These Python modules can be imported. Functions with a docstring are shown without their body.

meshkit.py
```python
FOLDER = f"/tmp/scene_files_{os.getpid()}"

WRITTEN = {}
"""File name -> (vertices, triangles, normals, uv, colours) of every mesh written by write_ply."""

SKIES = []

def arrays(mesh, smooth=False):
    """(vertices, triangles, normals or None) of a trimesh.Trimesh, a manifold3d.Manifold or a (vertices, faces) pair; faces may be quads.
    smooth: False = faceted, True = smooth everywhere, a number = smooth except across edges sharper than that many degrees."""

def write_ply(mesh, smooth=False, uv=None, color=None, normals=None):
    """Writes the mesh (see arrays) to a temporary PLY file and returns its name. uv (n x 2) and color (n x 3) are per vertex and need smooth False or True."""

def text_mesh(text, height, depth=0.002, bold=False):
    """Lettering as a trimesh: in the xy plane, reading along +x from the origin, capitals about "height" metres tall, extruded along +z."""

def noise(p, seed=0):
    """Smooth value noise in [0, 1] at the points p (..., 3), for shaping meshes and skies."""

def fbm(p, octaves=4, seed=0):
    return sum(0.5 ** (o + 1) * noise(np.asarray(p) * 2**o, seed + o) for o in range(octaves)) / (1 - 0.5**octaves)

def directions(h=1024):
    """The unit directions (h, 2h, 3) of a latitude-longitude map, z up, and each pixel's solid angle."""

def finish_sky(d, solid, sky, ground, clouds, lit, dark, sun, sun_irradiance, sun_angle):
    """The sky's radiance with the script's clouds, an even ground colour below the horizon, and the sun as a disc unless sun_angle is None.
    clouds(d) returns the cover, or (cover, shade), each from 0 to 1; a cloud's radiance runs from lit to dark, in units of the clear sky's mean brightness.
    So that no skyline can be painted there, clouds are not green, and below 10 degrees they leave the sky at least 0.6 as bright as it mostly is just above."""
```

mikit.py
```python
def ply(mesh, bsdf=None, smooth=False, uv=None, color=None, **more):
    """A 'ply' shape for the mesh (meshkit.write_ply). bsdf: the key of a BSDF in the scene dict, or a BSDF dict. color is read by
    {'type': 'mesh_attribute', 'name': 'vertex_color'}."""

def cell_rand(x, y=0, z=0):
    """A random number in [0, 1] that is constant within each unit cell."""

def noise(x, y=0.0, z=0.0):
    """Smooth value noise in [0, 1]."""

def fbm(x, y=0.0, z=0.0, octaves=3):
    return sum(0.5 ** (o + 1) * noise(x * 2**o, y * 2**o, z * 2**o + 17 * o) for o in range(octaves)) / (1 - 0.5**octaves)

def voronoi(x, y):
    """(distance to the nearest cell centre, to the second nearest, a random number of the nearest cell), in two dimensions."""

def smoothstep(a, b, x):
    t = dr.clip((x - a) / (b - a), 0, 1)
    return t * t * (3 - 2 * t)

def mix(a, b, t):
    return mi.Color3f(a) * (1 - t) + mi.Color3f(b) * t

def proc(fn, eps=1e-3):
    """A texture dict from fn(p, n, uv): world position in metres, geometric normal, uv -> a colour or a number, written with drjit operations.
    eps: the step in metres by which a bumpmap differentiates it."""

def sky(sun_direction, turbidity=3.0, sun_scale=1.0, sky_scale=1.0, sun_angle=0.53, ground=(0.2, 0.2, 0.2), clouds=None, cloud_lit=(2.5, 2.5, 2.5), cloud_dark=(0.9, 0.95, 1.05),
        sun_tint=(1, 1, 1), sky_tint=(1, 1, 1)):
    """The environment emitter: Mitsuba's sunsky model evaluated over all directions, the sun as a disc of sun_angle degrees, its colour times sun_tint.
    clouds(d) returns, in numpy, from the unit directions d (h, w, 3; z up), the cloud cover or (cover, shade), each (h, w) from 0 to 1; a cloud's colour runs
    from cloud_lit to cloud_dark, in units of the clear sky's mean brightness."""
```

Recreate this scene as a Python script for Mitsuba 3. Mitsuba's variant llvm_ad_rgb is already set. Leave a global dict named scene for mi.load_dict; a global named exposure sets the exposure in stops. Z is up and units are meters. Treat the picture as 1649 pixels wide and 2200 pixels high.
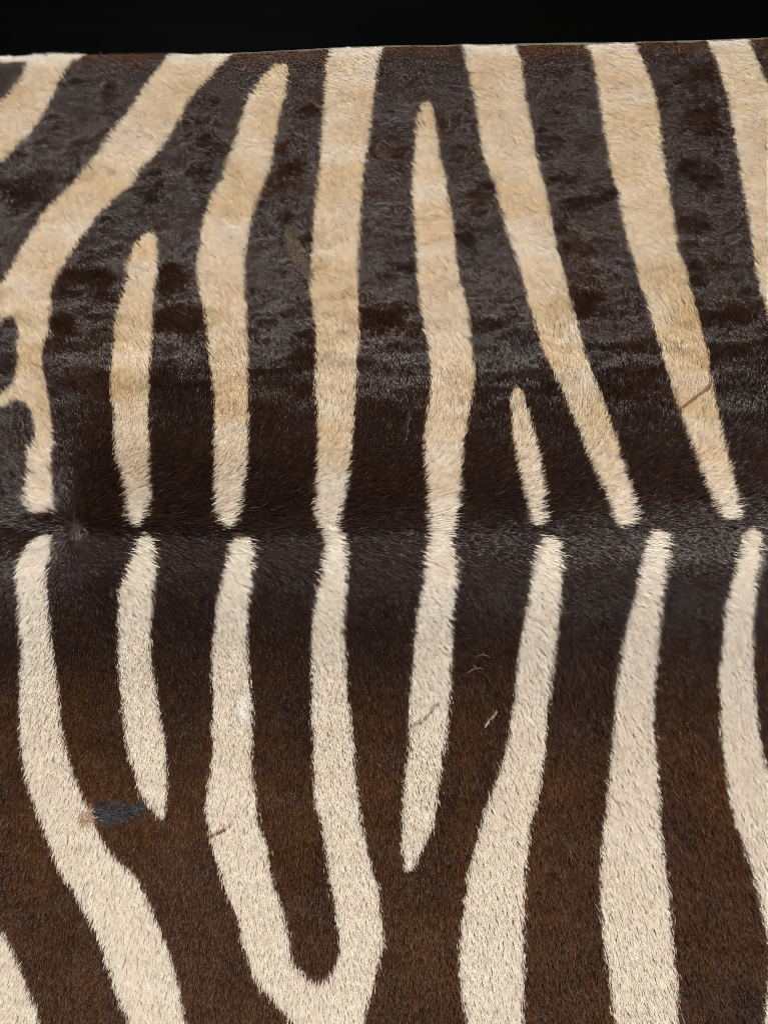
import math
import numpy as np
import trimesh, shapely
import mitsuba as mi
import mikit, meshkit
from scipy.spatial import cKDTree

# ---------------------------------------------------------------- camera, lamps, exposure
PITCH, DIST, HFOV = math.radians(22.0), 0.80, 42.0
CAM = np.array([0.0, -DIST * math.sin(PITCH), 0.02 + DIST * math.cos(PITCH)])
AIM = np.array([0.0, 0.0, 0.02])
EDGE_A, EDGE_B = 0.5071, 0.0312                      # far edge of the hide: y = EDGE_A + EDGE_B * x (metres)
EDGE = [-0.5676, 0.4935, -0.3824, 0.4954, -0.2897, 0.496, -0.1971, 0.4978, -0.1415, 0.4997, -0.058, 0.5059, 0.0026, 0.509, 0.0819, 0.5108, 0.1986, 0.5127, 0.2689, 0.5145, 0.3392, 0.517, 0.3859, 0.5195, 0.5752, 0.527]                     # the same edge as it really runs, x then y
def edge_line(x):
    return np.interp(x, EDGE[::2], EDGE[1::2])
def edge_gap(x, y):
    return edge_line(x) - y                           # metres to the far edge, positive on the hide
def pad_height(x, y):
    """The hide lies flat and rolls down over the far side of what it covers."""
    e = np.clip(edge_gap(x, y), -0.02, 0.05)
    return 0.018 - 0.0125 * (1 - e / 0.05) ** 2


T = mi.ScalarTransform4f
scene, labels = {}, {}
exposure = 0.0
scene["camera"] = {
    "type": "perspective", "fov": HFOV, "fov_axis": "x", "near_clip": 0.05, "far_clip": 30.0,
    "to_world": T().look_at(origin=CAM.tolist(), target=AIM.tolist(), up=[0, 1, 0]),
}


def lamp(key, pos, aim, size, power, label):
    scene[key] = {"type": "disk", "to_world": T().look_at(origin=pos, target=aim, up=[0, 1, 0.1]) @ T().scale([size, size, 1]),
                  "emitter": {"type": "area", "radiance": {"type": "rgb", "value": power}}}
    labels[key] = {"label": label, "category": "ceiling lamp"}


lamp("ceiling_lamp", [0.30, -0.30, 2.0], [0, 0, 0], 0.08, [675, 650, 620], "round warm ceiling lamp above the near half of the hide")
lamp("ceiling_lamp_001", [-0.38, 1.50, 1.75], [0, 0, 0], 0.08, [265, 266, 280], "round ceiling lamp beyond the far edge of the hide")

# ---------------------------------------------------------------- the hide's shape, stripes and marks, in 0.1 mm of the hide's own plan
CREAM = {
    'U0': [-5211,5108,-3814,5152,-2912,5180,-2978,4755,-3042,4800,-3097,4608,-3152,4420,-3184,4246,-3223,4131,-3262,3989,-3310,3848,-3405,3737,-3473,3599,-3566,3490,-4790,3116],
    'U1': [-1442,5226,-1531,4810,-1651,4637,-1729,4478,-1811,4361,-1878,4246,-1903,4102,-1976,3904,-2051,3737,-2146,3572,-2242,3436,-2291,3275,-2388,3169,-2484,3063,-2577,2933,-2683,2752,-2750,2600,-2790,2450,-2870,2252,-2910,2082,-2895,1861,-2889,1650,-2916,1488,-2893,1306,-2830,1123,-2781,946,-2729,687,-2697,547,-2720,434,-2677,264,-2622,60,-2629,-28,-2716,-48,-2826,-28,-2873,129,-2885,276,-2895,409,-2927,530,-2873,610,-2880,730,-2917,859,-2989,968,-3073,1012,-3145,968,-3195,916,-4340,824,-4526,1772,-3370,2130,-3326,2252,-3271,2450,-3229,2600,-3166,2752,-3084,2933,-2976,3089,-2885,3222,-2778,3409,-2688,3572,-2618,3737,-2529,3932,-2452,4045,-2382,4246,-2308,4420,-2195,4640,-2070,5206,-2065,5207],
    'U2': [-2108,2747,-2194,2635,-2248,2455,-2273,2326,-2263,2179,-2305,1981,-2322,1744,-2316,1488,-2304,1257,-2289,1034,-2232,859,-2236,708,-2193,471,-2120,305,-2080,162,-2060,-44,-2002,-151,-1912,-124,-1876,20,-1881,162,-1915,326,-1910,492,-1966,816,-1973,1123,-1994,1443,-2002,1767,-2015,2154,-1990,2340,-2027,2535,-2044,2686],
    'U3': [-973,4753,-1069,4695,-1196,4531,-1303,4327,-1355,4034,-1367,3865,-1429,3643,-1470,3371,-1545,3206,-1613,2943,-1642,2737,-1645,2485,-1646,2252,-1617,2082,-1538,1814,-1497,1488,-1451,1212,-1420,1034,-1408,837,-1403,644,-1382,429,-1369,223,-1356,20,-1297,-151,-1205,-151,-1161,-80,-1142,60,-1124,284,-1116,492,-1122,773,-1144,1034,-1153,1374,-1181,1767,-1220,2130,-1244,2435,-1210,2737,-1168,2995,-1095,3259,-1033,3534,-1012,3865,-971,4182,-936,4443,-923,4678],
    'U4': [-486,5256,-549,4885,-554,4622,-569,4269,-582,3865,-594,3479,-619,3074,-638,2686,-648,2420,-658,2203,-617,1909,-583,1650,-576,1374,-577,1123,-550,816,-542,492,-553,182,-558,-40,-507,-175,-385,-191,-350,-56,-316,162,-282,388,-266,644,-242,924,-235,1329,-206,1650,-221,1957,-230,2450,-219,2560,-209,2943,-199,3206,-171,3479,-130,3865,-109,4182,-74,4531,-21,4872,16,5272],
    'LU': [-507,-167,-458,-226,-472,-405,-507,-596,-539,-784,-551,-972,-545,-1224,-538,-1474,-532,-1680,-511,-1849,-512,-2054,-501,-2236,-437,-2395,-417,-2552,-380,-2739,-345,-2920,-316,-3100,-298,-3202,-328,-3332,-373,-3389,-438,-3425,-501,-3417,-533,-3369,-613,-3317,-633,-3217,-680,-3039,-707,-2920,-752,-2830,-798,-2678,-821,-2521,-865,-2474,-894,-2348,-929,-2171,-954,-2021,-962,-1849,-973,-1629,-994,-1418,-1019,-1260,-1046,-1081,-1046,-877,-1038,-672,-1028,-520,-1027,-304,-1031,-226,-1182,-218,-1229,-367,-1255,-539,-1287,-728,-1295,-935,-1301,-1117,-1295,-1313,-1265,-1509,-1265,-1680,-1252,-1872,-1251,-2005,-1273,-2171,-1272,-2332,-1231,-2458,-1208,-2567,-1158,-2678,-1119,-2785,-1053,-2935,-992,-3039,-970,-3159,-917,-3274,-859,-3431,-714,-3546,-617,-3657,-411,-3769,-167,-3742,-128,-3643,-92,-3504,-61,-3389,-20,-3246,2,-3100,-21,-2980,-37,-2800,-79,-2709,-136,-2489,-171,-2316,-209,-2087,-219,-1849,-238,-1680,-275,-1474,-287,-1331,-298,-1081,-312,-858,-298,-596,-290,-367,-311,-218,-385,-167],
    'L0': [-2756,-226,-2834,-328,-2877,-463,-2836,-634,-2802,-877,-2757,-1081,-2723,-1331,-2702,-1561,-2674,-1765,-2636,-1889,-2577,-2103,-2507,-2252,-2438,-2379,-2374,-2489,-2326,-2617,-2246,-2739,-2135,-2860,-2057,-2980,-1999,-3071,-1924,-3173,-1881,-3289,-1828,-3403,-1776,-3518,-1686,-3648,-1526,-4296,-1200,-4296,-1313,-3648,-1361,-3473,-1407,-3360,-1459,-3217,-1532,-3100,-1591,-2965,-1668,-2830,-1742,-2724,-1863,-2647,-1977,-2521,-2056,-2395,-2117,-2300,-2142,-2220,-2221,-2110,-2292,-1939,-2370,-1714,-2431,-1436,-2481,-1224,-2532,-1045,-2594,-747,-2634,-520,-2624,-367,-2606,-218],
    'LC': [-3655,-2672,-2620,-3086,-2542,-3188,-2461,-3317,-2388,-3445,-2320,-3560,-2273,-3657,-2135,-4296,-3336,-4296],
    'L1': [-1940,-218,-1965,-347,-2007,-482,-2048,-615,-2049,-784,-2019,-1081,-1988,-1331,-1937,-1561,-1893,-1805,-1829,-1979,-1760,-2142,-1721,-2236,-1649,-2300,-1595,-2357,-1562,-2357,-1555,-2236,-1556,-2136,-1580,-1932,-1632,-1714,-1683,-1509,-1736,-1295,-1771,-1099,-1790,-877,-1790,-672,-1785,-520,-1787,-285,-1831,-207],
    'U5': [408,4269,312,4040,300,3781,284,3588,259,3264,269,2948,295,2686,290,2301,308,2082,344,1767,384,1488,399,1261,384,1034,341,773,326,538,345,284,349,80,342,-120,344,-207,323,-405,309,-577,271,-747,244,-913,223,-1153,203,-1366,184,-1557,183,-1714,188,-1852,153,-2038,134,-2268,127,-2458,126,-2567,141,-2690,180,-2718,229,-2644,280,-2536,334,-2442,369,-2332,379,-2168,413,-1988,454,-1816,475,-1643,490,-1436,513,-1224,519,-1005,532,-784,566,-577,560,-405,539,-207,575,-88,604,121,616,305,642,538,679,751,725,990,771,1194,759,1420,741,1720,734,1885,687,2082,657,2301,648,2435,634,2686,628,2948,582,3132,567,3425,514,3588,507,3865,481,4125],
    'U6': [1113,1127,1050,1034,1061,859,1061,687,1072,538,1101,346,1120,141,1148,-40,1171,-151,1264,-139,1274,20,1286,223,1280,434,1251,602,1223,773,1192,924,1158,1092],
    'U7': [784,5295,804,4786,840,4531,875,4240,902,3983,924,3754,949,3479,1033,3211,1077,2948,1115,2686,1170,2450,1221,2227,1268,1957,1313,1673,1394,1374,1477,1123,1525,968,1605,730,1665,517,1728,305,1786,101,1812,-120,1912,-159,2005,-80,1990,80,1971,284,1934,496,1910,666,1859,881,1810,1078,1739,1329,1688,1604,1648,1885,1598,2154,1573,2400,1550,2560,1520,2865,1502,3132,1463,3398,1432,3616,1421,3809,1390,4040,1360,4298,1350,4531,1356,4650,1339,4861,1297,5311],
    'U8': [2013,5334,2038,4857,2068,4561,2076,4269,2088,3983,2109,3698,2107,3425,2148,3158,2176,2891,2186,2635,2232,2415,2247,2179,2304,1933,2333,1697,2367,1443,2407,1194,2456,924,2496,730,2546,496,2591,243,2623,40,2664,-80,2772,-100,2825,-60,2820,121,2820,326,2798,538,2786,837,2767,1056,2759,1306,2755,1534,2720,1814,2690,2082,2676,2316,2634,2535,2642,2686,2626,2917,2636,3132,2622,3398,2601,3616,2619,3865,2621,4097,2609,4327,2578,4561,2525,4815,2494,5349],
    'U9': [3234,5372,3244,4811,3276,4620,3308,4414,3312,4097,3311,3754,3310,3425,3312,3053,3306,2763,3304,2535,3300,2301,3314,2082,3339,1914,3395,1447,4267,824,4729,3222,3707,4472,3669,4680,3651,4843,3655,5385],
    'L6': [1260,-207,1186,-347,1150,-539,1110,-747,1055,-972,1009,-1189,979,-1436,941,-1646,905,-1826,847,-2005,755,-2204,699,-2363,643,-2536,589,-2709,567,-2875,537,-3039,510,-3217,505,-3389,522,-3529,559,-3657,580,-4296,889,-4296,922,-3657,934,-3417,948,-3274,951,-3100,973,-2920,980,-2724,1012,-2567,1030,-2411,1096,-2236,1153,-2005,1180,-1839,1196,-1680,1230,-1471,1280,-1224,1319,-1008,1351,-784,1378,-539,1401,-304,1351,-226],
    'L7': [2114,-167,2046,-304,1990,-501,1933,-728,1862,-913,1808,-1117,1754,-1331,1706,-1561,1682,-1765,1644,-1972,1618,-2119,1567,-2332,1535,-2521,1507,-2739,1490,-2950,1490,-3144,1504,-3289,1523,-3431,1512,-3557,1534,-3657,1529,-4296,1873,-4296,1944,-3657,1970,-3417,1964,-3274,1967,-3100,1977,-2920,1964,-2739,1954,-2521,1964,-2332,1983,-2087,1979,-1822,1989,-1595,2019,-1401,2068,-1153,2111,-913,2156,-653,2205,-463,2253,-246,2241,-187],
    'L8': [2878,-139,2805,-265,2740,-482,2656,-709,2610,-877,2549,-1135,2507,-1331,2488,-1561,2469,-1765,2464,-1939,2470,-2103,2470,-2284,2511,-2474,2555,-2629,2580,-2800,2595,-2950,2587,-3054,2612,-3141,2608,-3323,2552,-3493,2510,-3659,2449,-4296,3280,-4296,3569,-2794,2836,-2297,2773,-2021,2759,-1906,2745,-1816,2752,-1595,2771,-1331,2795,-1081,2842,-821,2891,-596,2936,-405,2977,-246,2971,-159],
}
ISLANDS = {
    'B0': [-5126,4729,-3769,4775,-3496,4821,-3496,4682,-3531,4497,-3579,4361,-3632,4263,-3669,4205,-4928,3820],
    'B1': [-3378,1631,-3315,1744,-3272,1809,-3191,1809,-3147,1697,-3127,1488,-3103,1374,-3112,1234,-3127,1123,-3216,1056,-3324,999,-3482,1266],
}
SPINE = [-4538,-56,-3048,-112,-2434,-143,-1933,-171,-1195,-187,-459,-183,278,-171,1014,-195,1568,-171,2123,-151,3047,-120,4542,-56]
MARKS = {
    'scar': [2472,924,2540,981,2612,1034,2676,1078,2738,1136,2748,1158],
    'wedge': [-916,2835,-837,2752,-769,2600,-715,2475,-663,2370,-635,2276,-641,2193,-684,2242,-753,2350,-840,2475,-911,2590],
    'slit': [-810,2701,-748,2600,-704,2515,-664,2400],
    'streak': [162,1105,193,1052,215,955,210,824,202,717,182,632],
    'tear': [-3016,1374,-2962,1356,-2907,1324,-2866,1279,-2802,1239,-2724,1185,-2640,1131,-2573,1096,-2544,1052],
    'felt': [-2885,1279,-2828,1230,-2744,1185,-2638,1123,-2552,1052,-2549,955,-2668,1043,-2793,1109,-2864,1176],
    'bald': [-2078,-2290,-2024,-2265,-1942,-2258,-1867,-2271,-1806,-2290,-1736,-2258,-1718,-2303,-1769,-2335,-1816,-2360,-1846,-2392,-1911,-2398,-1975,-2417,-2010,-2398,-2045,-2376,-2066,-2335],
    'rust': [-2179,-2335,-2135,-2313,-2076,-2303,-2052,-2344,-2044,-2392,-2090,-2423,-2135,-2430,-2152,-2392],
    'cut': [-1223,-2486,-1204,-2467,-1166,-2455,-1127,-2433,-1083,-2408],
    'crease': [148,-1738,183,-1718,217,-1704,276,-1677,321,-1636,370,-1581,405,-1540],
    'glint': [743,-1711,769,-1677,804,-1636,844,-1588],
    'white': [-1119,-1526,-1081,-1464,-1039,-1422,-998,-1464,-998,-1602,-1014,-1704,-1052,-1745,-1086,-1636],
    'whorl': [-2435,-136],
    'stray_a': [693,-1189,743,-1174,777,-1182,798,-1196],
    'stray_b': [619,-1317,662,-1288,718,-1274,745,-1288],
    'stray_c': [670,-1246,673,-1267,690,-1274],
    'stray_d': [-1152,4892,-1149,5059,-1176,5226],
    'slot': [2933,4391,2982,4309],
    'fold': [268,2855,381,2855,509,2891,615,2917],
}
BUMPS = [[-0.2574,0.4159,0.0124,0.0367],[-0.3131,0.382,0.0184,0.0276],[-0.3145,0.3248,0.0321,0.0315],[-0.2113,0.3195,0.0171,0.0236],[-0.1655,0.424,0.0107,0.0075],[-0.1719,0.3865,0.0211,0.0167],[-0.0828,0.3616,0.0196,0.0218],[-0.0835,0.3195,0.0205,0.0417],[-0.0778,0.4125,0.0177,0.0102],[-0.2491,0.2763,0.0067,0.0112],[-0.1659,0.3302,0.0107,0.0265],[-0.108,0.2933,0.0085,0.0231],[0.3159,0.3865,0.0079,0.0304],[0.0745,0.3616,0.0109,0.0163],[0.1603,0.3698,0.0174,0.0137],[0.1707,0.3318,0.0215,0.0096],[0.183,0.2959,0.0212,0.0129],[0.3007,0.3344,0.0215,0.016],[0.2842,0.2814,0.0168,0.0128],[0.0111,0.3616,0.0152,0.0218],[0.0829,0.3,0.017,0.0156],[0.0777,0.2701,0.0126,0.0252],[0.3071,0.475,0.0227,0.0153],[-0.2759,0.1673,0.0096,0.013],[-0.1851,0.2154,0.0143,0.0217],[-0.2446,0.213,0.0082,0.0121]]


def plan(flat):
    return np.array(flat, float).reshape(-1, 2) * 1e-4


RNG = np.random.default_rng(7)
SP = plan(SPINE)
WH = plan(MARKS["whorl"])[0]


def n2(x, y, s, seed):
    """Centred smooth noise, cells of s metres, about -1 to 1."""
    return 2 * meshkit.fbm(np.stack([x / s, y / s, np.full_like(x, 3.7)], -1), 3, seed) - 1


def spine_gap(x, y):
    return y - np.interp(x, SP[:, 0], SP[:, 1])


def ramp(a, b, v):
    t = np.clip((v - a) / (b - a), 0, 1)
    return t * t * (3 - 2 * t)


def relief(x, y):
    """Wrinkles: soft leather puckers on the far flank, nearly flat on the near one, a low ridge along the spine."""
    d = spine_gap(x, y)
    far = ramp(0.06, 0.17, d)
    w = 0.13 + 0.87 * far + 0.14 * ramp(-0.12, -0.25, d)
    z = w * (0.0045 * n2(x, y * 2.2, 0.066, 21) + 0.0021 * n2(x, y * 2.0, 0.028, 22))
    z *= 0.08 + 0.92 * ramp(0.0, 0.035, edge_gap(x, y))
    z += 0.0035 * np.exp(-((d + 0.004) / 0.03) ** 2)
    f = plan(MARKS["fold"])
    yf = np.interp(x, f[:, 0], f[:, 1])
    on = ramp(f[0, 0] - 0.004, f[0, 0] + 0.004, x) * (1 - ramp(f[-1, 0] - 0.004, f[-1, 0] + 0.004, x))
    z += on * 0.0016 * np.exp(-((y - yf) / 0.003) ** 2)
    return z


def height(x, y):
    return pad_height(x, y) + relief(x, y)


def normal(x, y, s=6e-4):
    gx = (height(x + s, y) - height(x - s, y)) / (2 * s)
    gy = (height(x, y + s) - height(x, y - s)) / (2 * s)
    n = np.stack([-gx, -gy, np.ones_like(gx)], -1)
    return n / np.linalg.norm(n, axis=1, keepdims=True)


def rounded(flat, times=1):
    p = plan(flat)
    for _ in range(times):
        q = np.roll(p, -1, 0)
        p = np.stack([0.75 * p + 0.25 * q, 0.25 * p + 0.75 * q], 1).reshape(-1, 2)
    return shapely.Polygon(p).buffer(0)


PX = 0.00037                                          # metres on the hide per pixel of the photograph, about

# ---------------------------------------------------------------- which way the coat grows
GAP = np.array([-0.42, -0.25, -0.15, -0.093, -0.056, -0.03, -0.011, 0, 0.023, 0.046, 0.063, 0.08, 0.106, 0.142, 0.18, 0.27, 0.37, 0.55])
RIGHT = np.radians([-84, -84, -82, -68, -50, -34, -18, 0, 10, 20, 38, 60, 84, 104, 122, 137, 148, 160])
LEFT = np.radians([-92, -92, -94, -98, -115, -135, -160, -180, -200, -222, -228, -235, -242, -246, -240, -226, -213, -200])


def flow(x, y):
    """Azimuth of growth: out of a whorl, along the spine and away from it down both flanks."""
    d = spine_gap(x, y) + 0.0022 * n2(x, y, 0.014, 33)
    c = [np.interp(d, GAP, np.cos(a)) for a in (RIGHT, LEFT)]
    s = [np.interp(d, GAP, np.sin(a)) for a in (RIGHT, LEFT)]
    k = ramp(-90 * PX, 60 * PX, x - WH[0])
    u, v = c[1] * (1 - k) + c[0] * k, s[1] * (1 - k) + s[0] * k
    rx, ry = x - WH[0], y - WH[1]
    r = np.hypot(rx, ry) + 1e-9
    w = 0.9 * np.exp(-(r / (36 * PX)) ** 2)
    u, v = u + w * rx / r, v + w * ry / r
    far = ramp(0.10, 0.25, d)
    return np.arctan2(v, u) + (0.16 + 0.26 * far) * n2(x, y, 0.05, 31) + (0.20 + 0.25 * far) * n2(x, y * 1.7, 0.020, 32)


# ---------------------------------------------------------------- hairs
X0, X1 = -0.50, 0.50
Y0 = -0.46
STEP = 0.00089
gx, gy = np.meshgrid(np.arange(X0, X1, STEP), np.arange(Y0, EDGE_A + 0.03, STEP))
hx = (gx + RNG.uniform(-0.6, 0.6, gx.shape) * STEP).ravel()
hy = (gy + RNG.uniform(-0.6, 0.6, gy.shape) * STEP).ravel()
keep = (edge_gap(hx, hy) > 0.0048 + 0.0008 * n2(hx, hy, 0.012, 44)) 
margin = (np.abs(hx) > 0.285 + 0.14 * (hy + 0.37)) | (hy < -0.385)     # the hide runs on past the picture, its coat thinned there
keep &= ~margin | (RNG.random(hx.shape) < 0.4)
hx, hy, margin = hx[keep], hy[keep], margin[keep]
N = len(hx)
gap = spine_gap(hx, hy) + 0.002 * n2(hx, hy, 0.014, 34)
far = ramp(0.06, 0.20, gap)                           # 0 near flank, 1 far flank
near = ramp(-0.06, -0.20, gap)
ridge = np.exp(-(gap / 0.035) ** 2)

# locks: each hair leans towards the middle of its own lock
step = 0.0021
cx, cy = np.meshgrid(np.arange(X0, X1, step), np.arange(Y0, EDGE_A + 0.03, step))
lock_at = np.stack([cx.ravel(), cy.ravel()], 1) + RNG.uniform(-0.5, 0.5, (cx.size, 2)) * step
_, lock = cKDTree(lock_at).query(np.stack([hx, hy], 1))
lock_rand = RNG.normal(size=(len(lock_at), 4))

azim = flow(hx, hy) + 0.13 * lock_rand[lock, 0] + RNG.normal(0, 0.13, N)
whorl_gap = np.hypot(hx - WH[0], hy - WH[1])
upper_back = np.maximum(ramp(-0.002, 0.03, gap) * ramp(0.36, 0.11, gap + 0.09 * n2(hx, hy, 0.06, 55)), 1.2 * ramp(0.05, 0.02, whorl_gap) * ramp(-0.003, 0.006, gap))   # the darkest band, above the spine
lift = np.radians(26 + 10 * ramp(-0.03, -0.09, gap) - 5 * far - 3 * ramp(0.20, 0.45, gap) - 28 * hx * far + 15 * upper_back - 4 * ridge - (13 - np.where(hx < 0, 34, 0) * hx) * ramp(0.004, -0.005, gap) * np.exp(-(np.minimum(gap + 0.012, 0) / 0.021) ** 2)) + 0.032 * lock_rand[lock, 1] + RNG.normal(0, 0.042, N)
lift += np.radians(6) * n2(hx, hy, 0.028, 51) * (0.3 + 0.7 * far)
tuft = np.zeros(N)                                    # places where the coat stands more upright and is combed another way
for bx, by, rx, ry in BUMPS:
    q = ((hx - bx) / rx) ** 2 + ((hy - by) / ry) ** 2 + 0.9 * n2(hx, hy, 0.016, 53) + 0.5 * n2(hx, hy * 2, 0.03, 56)
    tuft = np.maximum(tuft, ramp(1.5, 0.4, q))
tuft = np.maximum(tuft, far * ramp(0.06, 0.36, n2(hx, hy * 1.45, 0.052, 54)) * 0.8)
lift += np.radians(22) * tuft
azim -= 0.22 * tuft
azim += RNG.normal(0, 0.45, N) * np.exp(-(whorl_gap / 0.018) ** 2)
lift = np.clip(lift, 0.03, 1.2)
length = (0.0080 + 0.0070 * ridge + 0.0006 * far) * (1 + 0.10 * lock_rand[lock, 2] + RNG.normal(0, 0.14, N))
length = np.clip(length, 0.003, 0.02) * (0.38 + 0.62 * ramp(0, 0.010, edge_gap(hx, hy)))
width = (0.00032 + 0.00004 * far + 0.00002 * ridge) * np.where(margin, 1.6, 1.0) * (1 + RNG.normal(0, 0.15, N))



def line_gap(key):
    """Distance on the hide from every root, moved half a hair along its growth, to a mark's line."""
    ln = shapely.LineString(plan(MARKS[key]))
    qx, qy = hx + 0.55 * length * np.cos(azim), hy + 0.55 * length * np.sin(azim)
    x0, y0, x1, y1 = ln.buffer(0.012).bounds
    out = np.full(N, 1.0)
    box = np.flatnonzero((qx > x0) & (qx < x1) & (qy > y0) & (qy < y1))
    out[box] = shapely.distance(ln, shapely.points(qx[box], qy[box]))
    return out


def inside(key, grow=0.0):
    return shapely.contains_xy(shapely.Polygon(plan(MARKS[key])).buffer(grow), hx + 0.55 * length * np.cos(azim) + RNG.normal(0, 0.0013, N), hy + 0.55 * length * np.sin(azim) + RNG.normal(0, 0.0013, N))


gone = np.zeros(N, bool)
special = np.zeros(N, int)                            # 1 grey stubble, 2 rusty stubble, 3 worn wedge, 4 grey streak, 5 white patch, 6 whorl, 7 greyed by the tear
for key, r in (("scar", 0.0013), ("slit", 0.0018), ("tear", 0.0010), ("cut", 0.0020), ("crease", 0.0019), ("glint", 0.0018), ("slot", 0.0009)):
    gone |= line_gap(key) < r * (0.8 + 0.4 * n2(hx, hy, 0.004, 57))
for key, code, grow in (("felt", 7, 0), ("wedge", 3, 0.002), ("rust", 2, 0.0012), ("bald", 1, 0.0028), ("white", 5, 0)):
    special[inside(key, grow)] = code
special[line_gap("streak") < 0.0013 + RNG.normal(0, 0.0006, N)] = 4
special[np.hypot(hx - WH[0] - 0.003, hy - WH[1] + 0.006) < 0.0048 * (1 + 0.8 * n2(hx, hy, 0.003, 58))] = 6
for code, ln, az, spread, li in ((1, 0.0048, 0.05, 0.40, 9), (2, 0.0040, 0.3, 1.2, 20), (3, 0.0034, -0.8, 0.8, 25), (4, 0.0060, 0.5, 0.3, 8), (6, 0.0042, 0, 9, 40)):
    m = special == code
    k = int(m.sum())
    length[m] = ln * RNG.uniform(0.6, 1.25, k)
    if spread < 9:
        azim[m] = az + RNG.normal(0, spread, k)
    lift[m] = np.radians(li) + np.abs(RNG.normal(0, 0.08, k))
m = special == 7
length[m] *= 0.6
m = special == 5
lift[m], azim[m] = 0.12, azim[m] + 0.5
gone |= (special == 1) & (RNG.random(N) < 0.25)

up = normal(hx, hy)
east = np.stack([np.cos(azim), np.sin(azim), np.zeros(N)], 1)
east -= up * (east * up).sum(1, keepdims=True)
east /= np.linalg.norm(east, axis=1, keepdims=True)
root = np.stack([hx, hy, height(hx, hy) - 0.0004], 1)
curl = np.radians(10) + RNG.normal(0, 0.045, N)
bend = root + 0.58 * length[:, None] * (east * np.cos(lift + curl)[:, None] + up * np.sin(lift + curl)[:, None])
tip = bend + 0.42 * length[:, None] * (east * np.cos(lift - 1.4 * curl)[:, None] + up * np.sin(lift - 1.4 * curl)[:, None])
pull = lock_at[lock] - np.stack([hx, hy], 1)
tip[:, :2] += 0.4 * pull + RNG.normal(0, 0.0003, (N, 2))
bend[:, :2] += 0.22 * pull

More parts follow.
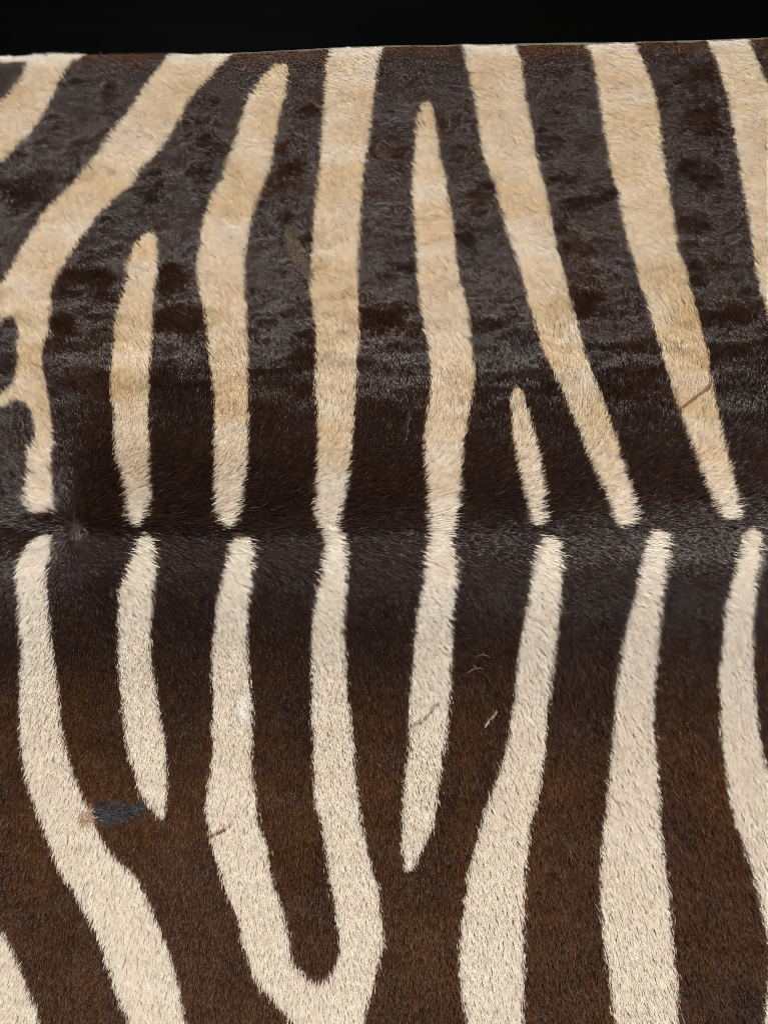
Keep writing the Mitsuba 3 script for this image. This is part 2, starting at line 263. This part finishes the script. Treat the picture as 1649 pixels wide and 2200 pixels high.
# the pigment a hair has follows the stripe its upper half lies in
mid = root + 0.6 * (tip - root)
wob = 0.0011
ex = mid[:, 0] + wob * n2(mid[:, 0], mid[:, 1], 0.006, 61) + RNG.normal(0, 0.0011, N)
ey = mid[:, 1] + wob * n2(mid[:, 0], mid[:, 1], 0.006, 62) + RNG.normal(0, 0.0011, N)
STRIPES = {k: rounded(v) for k, v in CREAM.items()}
DARK = shapely.union_all([rounded(v) for v in ISLANDS.values()])
owner = np.full(N, -1)
for i, poly in enumerate(STRIPES.values()):
    x0, y0, x1, y1 = poly.bounds
    box = np.flatnonzero((ex > x0) & (ex < x1) & (ey > y0) & (ey < y1))
    shapely.prepare(poly)
    owner[box[shapely.contains_xy(poly, ex[box], ey[box])]] = i
owner[shapely.contains_xy(DARK, ex, ey)] = -1
pale = owner >= 0
for c in (1, 2, 3):
    owner[special == c] = -1 - c

# pigment
tan = (0.20 + 0.80 * ramp(-0.02, 0.12, gap)) * (1 - 0.75 * ramp(0.035, 0.012, edge_gap(hx, hy)))
tan = np.clip(tan * (0.9 + 0.9 * n2(hx, hy * 2.0, 0.045, 71)), 0, 1.2)
cream = np.array([0.81, 0.732, 0.622]) * (1 - tan[:, None]) + np.array([0.665, 0.515, 0.335]) * tan[:, None]
sun = np.clip(0.15 + 0.85 * ramp(-0.06, -0.20, gap) + 0.55 * ramp(0.04, 0.015, edge_gap(hx, hy)) + 0.15 * far, 0, 1)   # brown bleached parts of the coat
sun = np.clip(sun * (1 + 0.6 * n2(hx, hy, 0.03, 72) + 0.6 * n2(hx, hy * 1.5, 0.08, 74) + 0.5 * n2(hx * 2, hy, 0.009, 73)), 0, 1.4)
dark = np.array([0.0155, 0.0090, 0.0080]) * (1 - sun[:, None]) + np.array([0.056, 0.0222, 0.0080]) * sun[:, None]
ginger = (RNG.random(N) + 0.10 * lock_rand[lock, 3] < 0.13 * sun * ramp(0.2, 0.5, sun))[:, None]
dark = np.where(ginger, np.array([0.098, 0.048, 0.019]), dark)
tone = np.exp((RNG.normal(0, 0.12, N) + 0.09 * lock_rand[lock, 3]) * (1 - 0.4 * near))
shade = np.exp(RNG.normal(0, 0.28, N) + 0.14 * lock_rand[lock, 3])
colour = np.where(pale[:, None], np.minimum(cream * tone[:, None], 0.92), dark * shade[:, None])
for code, tones in ((1, [(0.010, 0.011, 0.014), (0.10, 0.103, 0.118)]), (2, [(0.22, 0.09, 0.035), (0.78, 0.62, 0.45)]), (3, [(0.06, 0.044, 0.035), (0.40, 0.29, 0.19)]),
                    (4, [(0.025, 0.024, 0.025), (0.075, 0.075, 0.082)]), (5, [(0.80, 0.76, 0.70), (0.76, 0.70, 0.63)]), (6, [(0.10, 0.07, 0.05), (0.50, 0.37, 0.29)])):
    m = special == code
    t = RNG.random((int(m.sum()), 1)) ** (1.8 if code in (1, 3) else 1.0)
    colour[m] = np.array(tones[0]) * (1 - t) + np.array(tones[1]) * t
m = (special == 7) & ~pale
colour[m] = colour[m] * 0.6 + np.array([0.022, 0.023, 0.026])
# along a stripe's border the two pigments mix
ALL = shapely.union_all(list(STRIPES.values())).difference(DARK)
shapely.prepare(ALL)
mixed = shapely.contains_xy(ALL, mid[:, 0] + RNG.normal(0, 0.0019, N), mid[:, 1] + RNG.normal(0, 0.0019, N)) != pale
mixed &= special == 0
k = RNG.uniform(0.1, 0.6, (int(mixed.sum()), 1))
colour[mixed] = colour[mixed] * (1 - k) + np.array([0.20, 0.125, 0.07]) * k
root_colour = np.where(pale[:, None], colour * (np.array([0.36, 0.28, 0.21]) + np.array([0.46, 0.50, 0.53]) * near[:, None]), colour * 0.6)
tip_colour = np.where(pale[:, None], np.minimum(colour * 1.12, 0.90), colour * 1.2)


def hair_mesh(sel):
    """Each hair a bent tapering sliver with a ridge: thin at the root, fullest past the middle, pointed at the tip, with the round normals of a hair."""
    a, m, b, r = root[sel], bend[sel], tip[sel], width[sel][:, None]
    n = len(a)

    def frame(t):
        t = t / np.linalg.norm(t, axis=1, keepdims=True)
        u = np.cross(t, up[sel])
        u /= np.linalg.norm(u, axis=1, keepdims=True)
        return u, np.cross(u, t)

    u0, w0 = frame(m - a)
    u1, w1 = frame(b - m)
    u, w = (u0 + u1) / 2, (w0 + w1) / 2
    v = np.stack([a - r * 0.5 * w0, m - r * u - 0.2 * r * w, m + 0.55 * r * w, m + r * u - 0.2 * r * w, b], 1)
    nn = np.stack([w0, 0.35 * w - 0.94 * u, w, 0.35 * w + 0.94 * u, w1], 1)
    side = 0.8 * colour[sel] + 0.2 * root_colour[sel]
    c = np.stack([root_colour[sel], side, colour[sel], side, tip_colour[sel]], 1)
    f = np.array([[0, 2, 1], [0, 3, 2], [1, 2, 4], [2, 3, 4]])
    f = (np.arange(n)[:, None, None] * 5 + f[None]).reshape(-1, 3)
    path = meshkit.write_ply((v.reshape(-1, 3), f), False, None, c.reshape(-1, 3), normals=nn.reshape(-1, 3))
    return {"type": "ply", "filename": path, "face_normals": False}


def attr_bsdf(rough, spec):
    return {"type": "twosided", "b": {"type": "principled", "base_color": {"type": "mesh_attribute", "name": "vertex_color"}, "roughness": rough, "specular": spec}}


scene["cream_hair"] = attr_bsdf(0.38, 0.5)
scene["dark_hair"] = attr_bsdf(0.25, 0.37)


scene["skin_leather"] = attr_bsdf(0.6, 0.3)


def lacquer_rough(p, n, uv):
    return 0.12 + 0.08 * mikit.fbm(p.x * 6, p.y * 90, 0, 3)


scene["black_lacquer"] = {"type": "principled", "base_color": {"type": "rgb", "value": [0.002, 0.002, 0.002]}, "roughness": mikit.proc(lacquer_rough), "specular": 0.08}
scene["felt"] = {"type": "twosided", "b": {"type": "principled", "base_color": {"type": "rgb", "value": [0.16, 0.15, 0.11]}, "roughness": 0.9}}

# ---------------------------------------------------------------- the setting
g = np.array([[-3, -3, 0], [3, -3, 0], [3, 3, 0], [-3, 3, 0.0]])
scene["table_top"] = mikit.ply((g, np.array([[0, 1, 2, 3]])), "black_lacquer")
labels["table_top"] = {"label": "plain black glossy surface beyond the far edge of the hide", "category": "surface", "kind": "structure"}

# ---------------------------------------------------------------- the hide
labels["zebra_hide"] = {"label": "zebra hide with dark brown and cream stripes meeting at a spine ridge, lying on black", "category": "animal hide"}


def sheet(dz, grow, pitch):
    """The hide's outline as a closed slab that follows its surface."""
    xs = np.arange(X0 - 0.004, X1 + 0.0041, pitch)
    k = int((EDGE_A - Y0) / pitch)
    x = np.repeat(xs[:, None], k + 1, 1)
    yt = edge_line(xs) + grow * (1 + 0.5 * n2(xs, xs * 0, 0.05, 81)) + 0.0006 * n2(xs, xs * 0, 0.01, 82)
    y = Y0 - 0.004 + (yt - Y0 + 0.004)[:, None] * np.linspace(0, 1, k + 1)[None]
    z = height(x.ravel(), y.ravel()).reshape(x.shape)
    top = np.stack([x, y, z + dz[1]], -1)
    low = np.stack([x, y, z + dz[0]], -1)
    a, b = x.shape
    i = np.arange(a * b).reshape(a, b)
    q = np.stack([i[:-1, :-1], i[1:, :-1], i[1:, 1:], i[:-1, 1:]], -1).reshape(-1, 4)
    m = a * b
    rim = np.concatenate([i[:, 0], i[-1, 1:], i[-2::-1, -1], i[0, -2:0:-1]])
    nx = np.roll(rim, -1)
    side = np.stack([rim + m, nx + m, nx, rim], 1)
    return np.vstack([top.reshape(-1, 3), low.reshape(-1, 3)]), np.vstack([q, q[:, ::-1] + m, side])


sv, sf = sheet((-0.0015, 0.0), 0.0, 0.0025)
in_stripe = shapely.contains_xy(shapely.union_all(list(STRIPES.values())).difference(DARK), sv[:, 0], sv[:, 1])
grain = (0.7 + 0.6 * meshkit.noise(sv * 300, 91))[:, None]
skin_tone = np.where(in_stripe[:, None], [0.30, 0.21, 0.14], [0.035, 0.022, 0.016]) * grain     # the hide is pale under the cream hair
scene["zebra_hide__skin"] = mikit.ply((sv, sf), "skin_leather", smooth=True, color=skin_tone)
scene["zebra_hide__felt_backing"] = mikit.ply(sheet((-0.0045, -0.0003), 0.0080, 0.006), "felt", smooth=40)
labels["zebra_hide__felt_backing"] = {"label": "thin olive grey backing showing along the far edge"}
owner[gone] = -9
scene["zebra_hide__dark_coat"] = {**hair_mesh(owner == -1), "bsdf": {"type": "ref", "id": "dark_hair"}}
labels["zebra_hide__dark_coat"] = {"kind": "stuff"}
for i, k in enumerate(STRIPES):
    key = "zebra_hide__cream_stripe" + (f"_{i:03d}" if i else "")
    scene[key] = {**hair_mesh(owner == i), "bsdf": {"type": "ref", "id": "cream_hair"}}
scene["zebra_hide__stubble_patch"] = {**hair_mesh(owner == -2), "bsdf": {"type": "ref", "id": "dark_hair"}}
labels["zebra_hide__stubble_patch"] = {"label": "worn patch of short blue-grey stubble at lower left"}
scene["zebra_hide__stubble_patch_001"] = {**hair_mesh(owner == -3), "bsdf": {"type": "ref", "id": "cream_hair"}}
labels["zebra_hide__stubble_patch_001"] = {"label": "small rusty orange stubble beside the grey worn patch"}
scene["zebra_hide__stubble_patch_002"] = {**hair_mesh(owner == -4), "bsdf": {"type": "ref", "id": "dark_hair"}}
labels["zebra_hide__stubble_patch_002"] = {"label": "narrow wedge of worn tan and grey stubble left of a cream stripe"}


def cord(line, r, z, seed, sides=6):
    """An uneven cord along a line on the hide, z above the skin, its ends thin."""
    p = plan(line)
    k = np.linspace(0, len(p) - 1, 28)
    x, y = (np.interp(k, np.arange(len(p)), p[:, i]) for i in (0, 1))
    c = np.stack([x, y, height(x, y) + z], 1)
    c[:, :2] += 0.25 * r * np.random.default_rng(seed).normal(size=(28, 2))
    t = np.gradient(c, axis=0)
    t /= np.linalg.norm(t, axis=1, keepdims=True)
    u = np.cross(t, [0, 0, 1.0])
    u /= np.linalg.norm(u, axis=1, keepdims=True)
    w = np.cross(u, t)
    rr = r * np.sin(np.linspace(0.12, math.pi - 0.12, 28)) ** 0.5 * (1 + 0.25 * np.random.default_rng(seed + 1).normal(size=28).clip(-1.5, 1.5))
    a = np.arange(sides) * 2 * math.pi / sides
    v = c[:, None] + rr[:, None, None] * (np.cos(a)[None, :, None] * u[:, None] + np.sin(a)[None, :, None] * w[:, None])
    i = np.arange(28 * sides).reshape(28, sides)
    q = np.stack([i[:-1], np.roll(i, -1, 1)[:-1], np.roll(i, -1, 1)[1:], i[1:]], -1).reshape(-1, 4)
    caps = [[i[0, 0], i[0, k + 1], i[0, k], i[0, k]] for k in range(1, sides - 1)] + [[i[-1, 0], i[-1, k], i[-1, k + 1], i[-1, k + 1]] for k in range(1, sides - 1)]
    f = np.vstack([q[:, [0, 1, 2]], q[:, [0, 2, 3]], np.array(caps)[:, :3]])
    return v.reshape(-1, 3), f


def plain(rgb, rough, spec=0.5):
    return {"type": "twosided", "b": {"type": "principled", "base_color": {"type": "rgb", "value": rgb}, "roughness": rough, "specular": spec}}


scene["scar_skin"] = plain([0.20, 0.105, 0.055], 0.5)
scene["bare_skin"] = plain([0.34, 0.22, 0.16], 0.3, 0.7)
scene["ochre_skin"] = plain([0.15, 0.085, 0.035], 0.55)
scene["pale_hair"] = plain([0.30, 0.25, 0.20], 0.4)
for key, line, r, z, m, text in (
        ("scar", "scar", 0.0016, 0.0044, "scar_skin", "raised brown scar cut across a cream stripe above the spine"),
        ("scar_001", "glint", 0.0016, 0.0010, "bare_skin", "short pale shiny slash in the dark fur below the spine"),
        ("scar_002", "cut", 0.0010, 0.0016, "ochre_skin", "short brown nick in a cream stripe at lower left"),
        ("scar_003", "crease", 0.0008, 0.0013, "ochre_skin", "faint crease across the pointed end of the centre stripe"),
        ("scar_004", "tear", 0.0008, 0.0010, "ochre_skin", "dark tear running right from the leftmost cream stripe")):
    scene["zebra_hide__" + key] = mikit.ply(cord(MARKS[line], r, z, len(key) * 7), m, smooth=50)
    labels["zebra_hide__" + key] = {"label": text}

for n, (line, text) in enumerate((("stray_a", "pale curved stray hair on dark fur, uppermost of three between the centre stripes"), ("stray_b", "pale bent stray hair on dark fur, lowest and longest of three between the centre stripes"),
                                  ("stray_c", "tiny pale hooked stray hair on dark fur between two longer stray hairs"))):
    key = "stray_hair" + (f"_{n:03d}" if n else "")
    scene[key] = mikit.ply(cord(MARKS[line], 0.00017, 0.0056, 300 + n, 5), "pale_hair", smooth=50)
    labels[key] = {"label": text, "category": "stray hair"}
